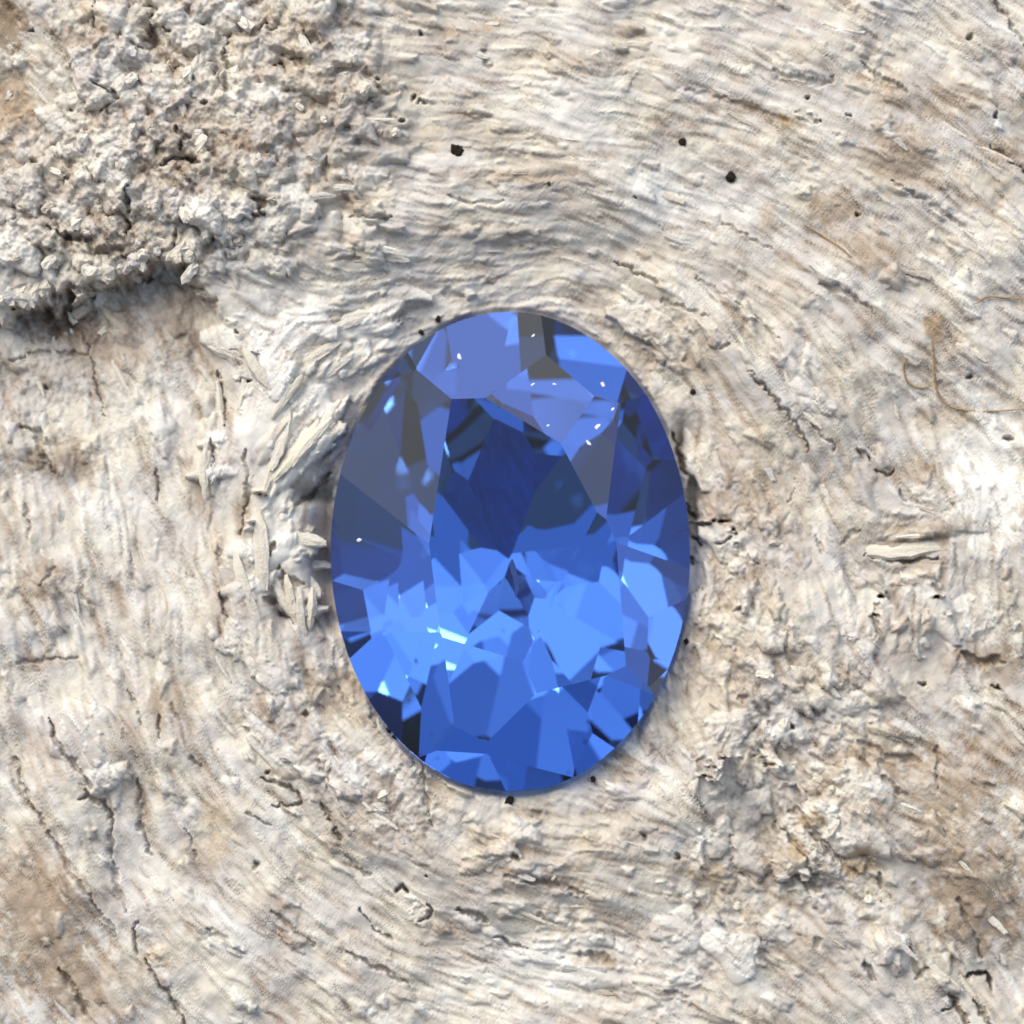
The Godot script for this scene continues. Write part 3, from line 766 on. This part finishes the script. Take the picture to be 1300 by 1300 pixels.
func make_pieces() -> void:
	var wood := get_node("driftwood") as Node3D
	var gi := Image.create(128, 128, false, Image.FORMAT_RGB8)
	for j in 128:
		for i in 128:
			var s := clampf(0.5 + 0.5 * noise_c.get_noise_2d(i * 0.8, j * 4.0) + 0.25 * noise_d.get_noise_2d(i, j * 2.0), 0.0, 1.0)
			gi.set_pixel(i, j, Color(s, s, s))
	grain_tex = ImageTexture.create_from_image(gi)
	var mats := [wood_mat(BLEACHED.lerp(CREAM, 0.7)), wood_mat(CREAM), wood_mat(ASH), wood_mat(TAN.lerp(CREAM, 0.5)), wood_mat(CREAM.lerp(BLEACHED, 0.15))]
	# splinters: a few variants, laid along the grain
	var kinds := []
	for k in 10:
		kinds.append(sliver_mesh(rng.randf_range(22, 58), rng.randf_range(4.0, 10.0), rng.randf_range(3.0, 6.0), rng.randf_range(-2.0, 2.0), rng.randf_range(0.1, 0.6)))
	var placed := 0
	while placed < 100:
		var x := rng.randf_range(10, 1290)
		var y := rng.randf_range(10, 1290)
		var dx := (x - GX) / (RA + 45.0)
		var dy := (y - GY) / (RB + 45.0)
		if dx * dx + dy * dy < 1.0: continue
		var c := fcell(x, y)
		if rough[c] > 0.55: continue
		var o := put_mesh("splinter", kinds[placed % kinds.size()], mats[rng.randi() % mats.size()], wood)
		lay(o, x, y, -1.7, atan2(flow_y[c], flow_x[c]) + rng.randf_range(-0.2, 0.2), rng.randf_range(-0.05, 0.05), rng.randf_range(-0.4, 0.4))
		placed += 1
	# crumbs of broken wood on the crumbly places
	kinds.clear()
	for k in 8: kinds.append(lump_mesh(rng.randf_range(4.5, 9.0), rng.randf_range(0.5, 0.9)))
	placed = 0
	while placed < 110:
		var x := rng.randf_range(10, 1290)
		var y := rng.randf_range(10, 1290)
		var dx := (x - GX) / (RA + 30.0)
		var dy := (y - GY) / (RB + 30.0)
		if dx * dx + dy * dy < 1.0 or rough[fcell(x, y)] < rng.randf_range(0.3, 1.0): continue
		var o := put_mesh("wood_crumb", kinds[placed % kinds.size()], mats[rng.randi() % mats.size()], wood)
		lay(o, x, y, -0.8, rng.randf() * TAU, rng.randf_range(-0.5, 0.5), rng.randf_range(-0.5, 0.5))
		o.basis = o.basis * Basis.from_scale(Vector3(rng.randf_range(0.8, 1.7), 1.0, rng.randf_range(0.6, 1.0)))
		placed += 1
	# clods along the ragged edge of the hump
	kinds.clear()
	for k in 6: kinds.append(lump_mesh(rng.randf_range(8.0, 13.0), rng.randf_range(0.5, 0.8)))
	for k in 46:
		var x := rng.randf_range(-10, 262)
		var o := put_mesh("wood_clod", kinds[k % kinds.size()], mats[[0, 1, 2, 4][rng.randi() % 4]], wood)
		var y := ledge_y(x) + rng.randf_range(-16, 2)
		lay(o, x, y, 0.0, rng.randf() * TAU, rng.randf_range(-0.5, 0.5), rng.randf_range(-0.5, 0.5))
		o.position.y = (height_at(x, y - 14.0) - rng.randf_range(2, 10)) * U
		o.basis = o.basis * Basis.from_scale(Vector3(rng.randf_range(0.7, 1.7), 1.0, rng.randf_range(0.6, 1.0)))
	# flakes standing off the wood left of the stone: x, y, length, width, thickness, angle, pitch, roll
	for f in [[376, 572, 86, 24, 16, 122, 0.10, 0.2], [398, 562, 70, 20, 14, 128, 0.12, -0.2], [356, 560, 70, 22, 14, 112, 0.05, 0.3], [412, 532, 56, 18, 12, 130, 0.1, 0.1], [345, 596, 66, 16, 12, 104, 0.0, 0.2],
		[332, 700, 90, 24, 14, 80, 0.05, 0.1], [314, 742, 80, 20, 12, 68, 0.05, 0.3], [372, 765, 66, 17, 12, 72, -0.1, 0.4], [384, 778, 58, 14, 10, 80, -0.1, 0.2], [394, 774, 50, 13, 10, 92, -0.1, 0.2], [360, 756, 54, 16, 11, 62, -0.05, 0.2],
		[384, 684, 56, 22, 13, 18, 0.15, 0.3], [398, 716, 44, 17, 11, 15, 0.1, 0.1], [396, 740, 36, 14, 10, 40, 0.0, 0.2], [300, 452, 70, 22, 14, 28, 0.05, 0.2], [275, 520, 80, 16, 11, 84, 0.0, 0.1], [262, 600, 64, 14, 10, 92, 0.0, 0.1], [440, 412, 70, 24, 12, 160, 0.05, 0.1], [395, 450, 70, 22, 12, 150, 0.05, 0.2],
		[330, 470, 60, 20, 12, 50, 0.0, 0.1], [365, 505, 60, 18, 12, 120, 0.0, 0.1], [425, 470, 50, 18, 11, 140, 0.0, 0.1]]:
		var o := put_mesh("wood_flake", sliver_mesh(f[2] * 1.1, f[3] * 0.8, f[4] * 0.9, rng.randf_range(-3.0, 3.0), 0.12), mats[1] if rng.randf() < 0.5 else mats[4], wood)
		lay(o, f[0], f[1], -1.0, deg_to_rad(f[5]), f[6], f[7])
	var stub := put_mesh("twig_stub", sliver_mesh(100, 25, 16, 1.0, 0.6), mats[1], wood)
	stub.set_meta("label", "short pale stub lying level, right of the blue gemstone")
	lay(stub, 1152, 694, -1.0, deg_to_rad(-3), 0.0, 0.0)
	# thin orange root hairs
	var hair := wood_mat(Color(0.36, 0.24, 0.13))
	for h in [[1236, 387, 1246, 380, 1256, 377, 1280, 379, 1310, 380], [1182, 426, 1184, 450, 1187, 485, 1196, 508, 1220, 520, 1262, 522, 1310, 518], [1150, 455, 1147, 468, 1152, 484, 1166, 492, 1184, 490], [1020, 285, 1045, 300, 1068, 316, 1080, 328]]:
		var pts := PackedVector3Array()
		for k in h.size() / 2:
			var x: float = h[2 * k]
			var y: float = h[2 * k + 1]
			var top := -999.0
			for q in 9: top = maxf(top, height_at(x + (q % 3 - 1) * 4.0, y + (q / 3 - 1) * 4.0))
			pts.append(Vector3(x - MID, top + 1.0, y - MID))
		put_mesh("root_hair", tube_mesh(pts, 1.25), hair, wood)
	# dark specks of bark that lie loose on the wood
	var bark := wood_mat(Color(0.02, 0.015, 0.012))
	for s in [[580, 191, 9.5, "largest black speck, ragged, on the pale wood above the gemstone"], [928, 224, 6.5, "small black speck on the pale grain at the upper right"], [867, 180, 5, "tiny brown black speck between the large speck and the upper right one"],
		[646, 1015, 6, "black speck just below the bottom tip of the blue gemstone"], [556, 404, 4.5, "upper of two black specks at the top left edge of the gemstone"], [534, 421, 4.5, "lower of two black specks at the top left edge of the gemstone"],
		[881, 497, 4, "tiny black speck on the yellowish cushion right of the gemstone's top"], [493, 927, 4.5, "upper black speck touching the lower left edge of the gemstone"], [501, 936, 4, "lower black speck touching the lower left edge of the gemstone"],
		[753, 989, 4, "black speck at the lower right edge of the gemstone"], [872, 815, 4, "black speck at the right edge of the gemstone's bright half"]]:
		var o := MeshInstance3D.new()
		o.name = "bark_speck"
		o.mesh = lump_mesh(s[2], 0.5)
		o.material_override = bark
		lay(o, s[0], s[1], 1.5, rng.randf() * TAU, 0.0, 0.0)
		o.transform = Transform3D(wood_basis, Vector3.ZERO) * o.transform
		add_child(o, true)
		tag(o, s[3], "bark speck", "black specks of bark lying on the driftwood")
# ---------------------------------------------------------------- the stone
var planes := []                 # [name, normal, distance] in the stone's own units (half width = 1, z towards the viewer)

func crown(called: String, az: float, r: float, th: float) -> void:
	var a := deg_to_rad(az)
	var t := deg_to_rad(th)
	planes.append([called, Vector3(cos(a) * sin(t), sin(a) * sin(t), cos(t)), r * sin(t) + CROWN_H * cos(t)])

func pavilion(called: String, az: float, d: float, th: float) -> void:
	var a := deg_to_rad(az)
	var t := deg_to_rad(th)
	planes.append([called, Vector3(cos(a) * sin(t), sin(a) * sin(t), -cos(t)), d])

func facet_polygon(k: int) -> PackedVector3Array:
	var n: Vector3 = planes[k][1]
	var d: float = planes[k][2]
	var u := n.cross(Vector3(0, 1, 0) if absf(n.y) < 0.8 else Vector3(1, 0, 0)).normalized()
	var w := n.cross(u)
	var poly := PackedVector3Array([n * d + (u + w) * 5.0, n * d + (w - u) * 5.0, n * d - (u + w) * 5.0, n * d + (u - w) * 5.0])
	for j in planes.size():
		if j == k: continue
		var pn: Vector3 = planes[j][1]
		var pd: float = planes[j][2]
		var cut := PackedVector3Array()
		for i in poly.size():
			var a := poly[i]
			var b := poly[(i + 1) % poly.size()]
			var da := pn.dot(a) - pd
			var db := pn.dot(b) - pd
			if da <= 0.0: cut.append(a)
			if (da < 0.0 and db > 0.0) or (da > 0.0 and db < 0.0): cut.append(a.lerp(b, da / (da - db)))
		poly = cut
		if poly.size() < 3: break
	return poly

func make_stone() -> void:
	planes.append(["table_facet", Vector3(0, 0, 1), CROWN_H])
	crown("star_facet", 58.94, 0.6360, 16.01)
	crown("star_facet", 171.16, 0.4556, 20.70)
	crown("star_facet", 12.55, 0.5260, 28.07)
	crown("upper_girdle_facet", 111.34, 0.9905, 31.79)
	crown("upper_girdle_facet", 139.26, 0.9248, 33.64)
	crown("upper_girdle_facet", 53.55, 0.8065, 31.83)
	crown("upper_girdle_facet", 91.56, 0.8340, 24.79)
	crown("upper_girdle_facet", 75.73, 0.8544, 13.83)
	crown("upper_girdle_facet", 173.64, 0.5297, 22.17)
	crown("upper_girdle_facet", -172.87, 0.4511, 25.33)
	crown("upper_girdle_facet", 27.55, 0.5080, 17.83)
	crown("upper_girdle_facet", -4.35, 0.5231, 25.38)
	crown("star_facet", -26.54, 0.3327, 8.00)
	crown("star_facet", -51.34, 0.7117, 21.32)
	crown("star_facet", -106.93, 0.5831, 8.00)
	crown("star_facet", -157.71, 0.5432, 27.15)
	crown("upper_girdle_facet", -11.87, 0.6513, 29.11)
	crown("upper_girdle_facet", -61.79, 0.7228, 24.00)
	crown("upper_girdle_facet", -78.78, 0.9533, 35.09)
	crown("upper_girdle_facet", -80.06, 1.0129, 39.67)
	crown("upper_girdle_facet", -113.26, 0.8884, 24.42)
	crown("upper_girdle_facet", -103.72, 1.0273, 41.73)
	crown("upper_girdle_facet", -138.80, 0.8665, 30.51)
	crown("upper_girdle_facet", -156.86, 0.7464, 39.98)
	pavilion("lower_girdle_facet", -3.10, 0.8711, 54.68)
	pavilion("lower_girdle_facet", 14.38, 0.8977, 56.44)
	pavilion("lower_girdle_facet", 29.30, 0.8718, 50.30)
	pavilion("lower_girdle_facet", 62.74, 0.9309, 43.76)
	pavilion("lower_girdle_facet", 66.49, 1.0009, 48.55)
	pavilion("lower_girdle_facet", 100.34, 0.9206, 41.63)
	pavilion("lower_girdle_facet", 124.00, 0.9263, 44.62)
	pavilion("lower_girdle_facet", 148.11, 0.8941, 51.28)
	pavilion("lower_girdle_facet", 172.28, 0.7917, 48.82)
	pavilion("lower_girdle_facet", 170.42, 0.8527, 54.49)
	pavilion("lower_girdle_facet", -176.02, 0.8765, 54.18)
	pavilion("lower_girdle_facet", -143.33, 0.8629, 47.00)
	pavilion("lower_girdle_facet", -125.18, 0.9876, 46.98)
	pavilion("lower_girdle_facet", -107.31, 1.0776, 48.77)
	pavilion("lower_girdle_facet", -70.53, 1.0369, 50.32)
	pavilion("lower_girdle_facet", -57.56, 0.9328, 45.87)
	pavilion("lower_girdle_facet", -29.31, 0.9055, 53.33)
	pavilion("lower_girdle_facet", -13.55, 0.8369, 52.04)
	pavilion("pavilion_main_facet", 8.46, 0.7879, 47.20)
	pavilion("pavilion_main_facet", 25.19, 0.8228, 43.68)
	pavilion("pavilion_main_facet", 39.78, 0.8727, 42.48)
	pavilion("pavilion_main_facet", 64.03, 0.8912, 43.79)
	pavilion("pavilion_main_facet", 86.21, 0.9095, 40.04)
	pavilion("pavilion_main_facet", 115.63, 0.8796, 37.67)
	pavilion("pavilion_main_facet", 148.12, 0.8414, 45.10)
	pavilion("pavilion_main_facet", 145.12, 0.8725, 45.50)
	pavilion("pavilion_main_facet", 174.44, 0.7923, 48.95)
	pavilion("pavilion_main_facet", -169.87, 0.8301, 50.39)
	pavilion("pavilion_main_facet", -163.73, 0.8618, 47.80)
	pavilion("pavilion_main_facet", -140.80, 0.8508, 42.08)
	pavilion("pavilion_main_facet", -111.63, 1.0062, 48.17)
	pavilion("pavilion_main_facet", -92.42, 0.8532, 40.62)
	pavilion("pavilion_main_facet", -68.90, 0.8785, 39.77)
	pavilion("pavilion_main_facet", -41.47, 0.8658, 44.80)
	pavilion("pavilion_main_facet", -20.52, 0.8122, 41.24)
	pavilion("pavilion_main_facet", 0.32, 0.7808, 49.10)
	pavilion("pavilion_main_facet", 5.87, 0.7963, 38.18)
	pavilion("pavilion_main_facet", 20.38, 0.7877, 39.21)
	pavilion("pavilion_main_facet", 32.50, 0.8412, 38.57)
	pavilion("pavilion_main_facet", 56.00, 0.8750, 34.39)
	pavilion("pavilion_main_facet", 79.62, 0.8985, 34.85)
	pavilion("pavilion_main_facet", 96.34, 0.8648, 30.37)
	pavilion("pavilion_main_facet", 123.62, 0.9138, 42.00)
	pavilion("pavilion_main_facet", 145.07, 0.8552, 40.56)
	pavilion("pavilion_main_facet", 174.41, 0.8130, 43.81)
	pavilion("pavilion_main_facet", 189.92, 0.8138, 45.80)
	pavilion("pavilion_main_facet", -167.66, 0.8169, 43.20)
	pavilion("pavilion_main_facet", -145.02, 0.8553, 39.41)
	pavilion("pavilion_main_facet", -125.84, 0.8860, 38.47)
	pavilion("pavilion_main_facet", -105.09, 0.8839, 36.60)
	pavilion("pavilion_main_facet", -80.09, 0.8842, 31.85)
	pavilion("pavilion_main_facet", -49.25, 0.8499, 38.17)
	pavilion("pavilion_main_facet", -35.20, 0.8466, 37.55)
	pavilion("pavilion_main_facet", -29.85, 0.8451, 37.38)
	pavilion("culet_facet", 10.14, 0.8276, 37.05)
	pavilion("culet_facet", 23.59, 0.8367, 36.38)
	pavilion("culet_facet", 36.65, 0.8514, 38.22)
	pavilion("culet_facet", 61.78, 0.8879, 30.17)
	pavilion("culet_facet", 90.68, 0.9027, 30.32)
	pavilion("culet_facet", 125.77, 0.8943, 29.00)
	pavilion("culet_facet", 144.39, 0.8554, 33.37)
	pavilion("culet_facet", 165.35, 0.8267, 38.27)
	pavilion("culet_facet", 161.56, 0.8326, 37.17)
	pavilion("culet_facet", -164.43, 0.8255, 37.61)
	pavilion("culet_facet", -162.15, 0.8452, 33.02)
	pavilion("culet_facet", -139.38, 0.8666, 33.88)
	pavilion("culet_facet", -117.69, 0.8867, 31.54)
	pavilion("culet_facet", -100.38, 0.8953, 31.92)
	pavilion("culet_facet", -61.64, 0.8867, 30.31)
	pavilion("culet_facet", -37.10, 0.8628, 33.87)
	pavilion("culet_facet", -15.88, 0.8250, 38.13)
	pavilion("culet_facet", -10.68, 0.8249, 39.08)
	var first_wall := planes.size()
	for k in 72:
		var f := TAU * (k + 0.5) / 72.0
		var mx := cos(f)
		var my := sin(f) / (RB / RA)
		var l := sqrt(mx * mx + my * my)
		mx /= l
		my /= l
		planes.append(["girdle", Vector3(mx, my, 0), sqrt(mx * mx + (RB / RA) * (RB / RA) * my * my)])
	var root := Node3D.new()
	root.name = "oval_gemstone"
	var low := -STONE_DEPTH
	# the stone's axes on the wood: x right, z (towards the viewer) out of the wood, y up the wood; then its own small tilt
	var to_wood := Basis(Vector3(1, 0, 0), Vector3(0, 0, -1), Vector3(0, 1, 0))
	var tilt := Basis(Vector3(0, 1, 0), deg_to_rad(TILT_Y)) * Basis(Vector3(1, 0, 0), deg_to_rad(-TILT_X))
	var turn := to_wood * tilt
	root.transform = Transform3D(wood_basis * turn, wood_basis * (on_wood(GX, GY, 0.0) + turn * Vector3(0, 0, low) * RA * U))
	add_child(root)
	tag(root, "oval faceted blue gemstone lying face up in the driftwood hollow", "gemstone")
	# polish: almost a mirror, with faint smears and wipe marks that the roughness map carries
	var smear := FastNoiseLite.new()
	smear.seed = 5
	smear.frequency = 0.012
	var im := Image.create(256, 256, false, Image.FORMAT_RGB8)
	for j in 256:
		for i in 256:
			var s := clampf(0.004 + 0.05 * smear.get_noise_2d(i, j * 0.5) + 0.01 * smear.get_noise_2d(i * 8.0, j), 0.0, 0.05)
			im.set_pixel(i, j, Color(s, s, s))
	var gem := StandardMaterial3D.new()
	gem.albedo_color = Color(STONE_TINT.r, STONE_TINT.g, STONE_TINT.b, 0.0)
	gem.refraction_enabled = true
	gem.refraction_scale = 0.077
	gem.roughness = 1.0
	gem.roughness_texture = ImageTexture.create_from_image(im)
	gem.metallic_specular = 0.5
	var wall_v := PackedVector3Array()
	var wall_n := PackedVector3Array()
	var wall_uv := PackedVector2Array()
	var wall_i := PackedInt32Array()
	for k in planes.size():
		var poly := facet_polygon(k)
		if poly.size() < 3: continue
		var n: Vector3 = planes[k][1]
		var v := PackedVector3Array()
		var nn := PackedVector3Array()
		var uv := PackedVector2Array()
		var idx := PackedInt32Array()
		for q in poly:
			v.append((q - Vector3(0, 0, low)) * RA * U)
			nn.append(n)
			uv.append(Vector2(q.x * 0.37 + 0.5 + 0.13 * k, q.y * 0.37 + 0.5 + 0.07 * k))
		for i in range(1, poly.size() - 1):
			var a := 0
			var b := i
			var c := i + 1
			if (v[b] - v[a]).cross(v[c] - v[a]).dot(n) > 0.0:     # front faces run clockwise
				b = i + 1
				c = i
			idx.append_array(PackedInt32Array([a, b, c]))
		if k >= first_wall:
			var base := wall_v.size()
			wall_v.append_array(v)
			wall_n.append_array(nn)
			wall_uv.append_array(uv)
			for i in idx: wall_i.append(i + base)
		else:
			put_mesh(planes[k][0], arrays_mesh(v, nn, idx, uv), gem, root)
	put_mesh("girdle", arrays_mesh(wall_v, wall_n, wall_i, wall_uv), gem, root)
	# a little brownish feather inside, near the culet
	var feather := StandardMaterial3D.new()
	feather.albedo_color = Color(0.85, 0.76, 0.76)
	feather.roughness = 0.5
	for s in [[652, 728, 30, 7, 70], [656, 748, 24, 5, 100]]:
		var gx: float = (s[0] - GX) / RA
		var gy: float = (GY - s[1]) / RA
		var o := put_mesh("feather_inclusion", sliver_mesh(s[2], s[3], 2.0, 1.0), feather, root)
		o.transform = Transform3D(Basis(Vector3(0, 0, 1), deg_to_rad(-s[4])) * Basis(Vector3(1, 0, 0), 1.4), (Vector3(gx, gy, 0.06) - Vector3(0, 0, low)) * RA * U)
	# pale flecks on the crown: dust, and facet glints put in as white lumps
	var pale := StandardMaterial3D.new()
	pale.albedo_color = Color(0.95, 0.96, 1.0)
	pale.roughness = 0.4
	for s in [[765, 490, 2.6, "white dust and painted glint fleck nearest the upper right rim of the blue gemstone"], [745, 566, 2.4, "lowest white dust and painted glint fleck on the upper right facets of the gemstone"], [757, 545, 2.6, "white dust and painted glint fleck just above the lowest one on the upper right facets"],
		[703, 491, 1.5, "right one of a close pair of white dust and painted glint flecks, upper right of gemstone"], [675, 492, 1.6, "left one of a close pair of white dust and painted glint flecks, upper right of gemstone"], [777, 522, 1.8, "small white dust and painted glint fleck at the right, below the one nearest the rim"],
		[694, 545, 1.5, "white dust and painted glint fleck at the upper right corner of the dark table facet"], [677, 427, 1.8, "uppermost white dust and painted glint fleck, near the top edge of the gemstone"], [456, 687, 2.8, "white dust and painted glint fleck at the left edge of the gemstone, half way down"], [583, 456, 2.6, "white painted glint on the pale facet at the top left of the gemstone"]]:
		var gx: float = (s[0] - GX) / RA
		var gy: float = (GY - s[1]) / RA
		var top := 9.0
		for k in first_wall:
			var n: Vector3 = planes[k][1]
			if n.z > 0.05: top = minf(top, (planes[k][2] - n.x * gx - n.y * gy) / n.z)
		var o := MeshInstance3D.new()
		o.name = "dust_glint_fleck"
		o.mesh = lump_mesh(s[2], 0.6)
		o.material_override = pale
		o.transform = root.transform * Transform3D(Basis(Vector3(0, 0, 1), rng.randf() * TAU) * Basis(Vector3(1, 0, 0), PI / 2) * Basis.from_scale(Vector3(1.7, 0.7, 0.8)), (Vector3(gx, gy, top + 0.25 * s[2] / RA) - Vector3(0, 0, low)) * RA * U)
		add_child(o, true)
		tag(o, s[3], "dust fleck", "white flecks of dust and painted glints on the gemstone")

# ---------------------------------------------------------------- scene
func _ready() -> void:
	rng.seed = 4242
	var el := deg_to_rad(ELEV)
	var ro := deg_to_rad(ROLL)
	var up_s := Vector3(sin(ro) * cos(el), cos(ro) * cos(el), sin(el))   # the world's up in the stone's axes (right, up the wood, out)
	var rt_s := Vector3(cos(ro), -sin(ro), 0)
	var fw_s := rt_s.cross(up_s)
	# rows are the world's axes; columns wanted are the wood's x, out and down
	var rows := Basis(rt_s, up_s, fw_s).transposed()
	wood_basis = Basis(rows * Vector3(1, 0, 0), rows * Vector3(0, 0, 1), rows * Vector3(0, -1, 0))
	var cam := Camera3D.new()
	cam.name = "camera"
	cam.fov = rad_to_deg(2.0 * atan(650.0 / CAM_FAR))
	cam.near = 0.005
	cam.far = 50.0
	cam.transform = Transform3D(Basis(wood_basis.x, -wood_basis.z, wood_basis.y), wood_basis * on_wood(MID, MID, CAM_FAR))
	var lens := CameraAttributesPhysical.new()
	lens.frustum_focal_length = 12.0 * CAM_FAR / 650.0
	lens.frustum_focus_distance = (CAM_FAR - 110.0) * U
	lens.exposure_aperture = F_STOP
	lens.frustum_near = 0.005
	lens.frustum_far = 50.0
	cam.attributes = lens
	cam.fov = rad_to_deg(2.0 * atan(650.0 / CAM_FAR))
	add_child(cam)
	var env := Environment.new()
	env.background_mode = Environment.BG_SKY
	var sky := Sky.new()
	var sm := PanoramaSkyMaterial.new()
	sm.panorama = sky_image()
	sky.sky_material = sm
	env.sky = sky
	env.tonemap_mode = Environment.TONE_MAPPER_LINEAR
	env.tonemap_exposure = EXPOSURE
	env.sdfgi_enabled = true
	env.ssao_enabled = true
	env.ssil_enabled = true
	var we := WorldEnvironment.new()
	we.name = "environment"
	we.environment = env
	add_child(we)
	var sun := DirectionalLight3D.new()
	sun.name = "sun"
	sun.light_energy = SUN
	sun.light_color = Color(1.0, 0.955, 0.885)
	sun.light_angular_distance = 40.0
	sun.shadow_enabled = true
	# veiled sun from above, a little to the right and in front of the wood
	sun.basis = Basis.looking_at(-(wood_basis * SUN_FROM), wood_basis * Vector3(1, 0, 0))
	add_child(sun)
	make_wood()
	make_pieces()
	make_stone()
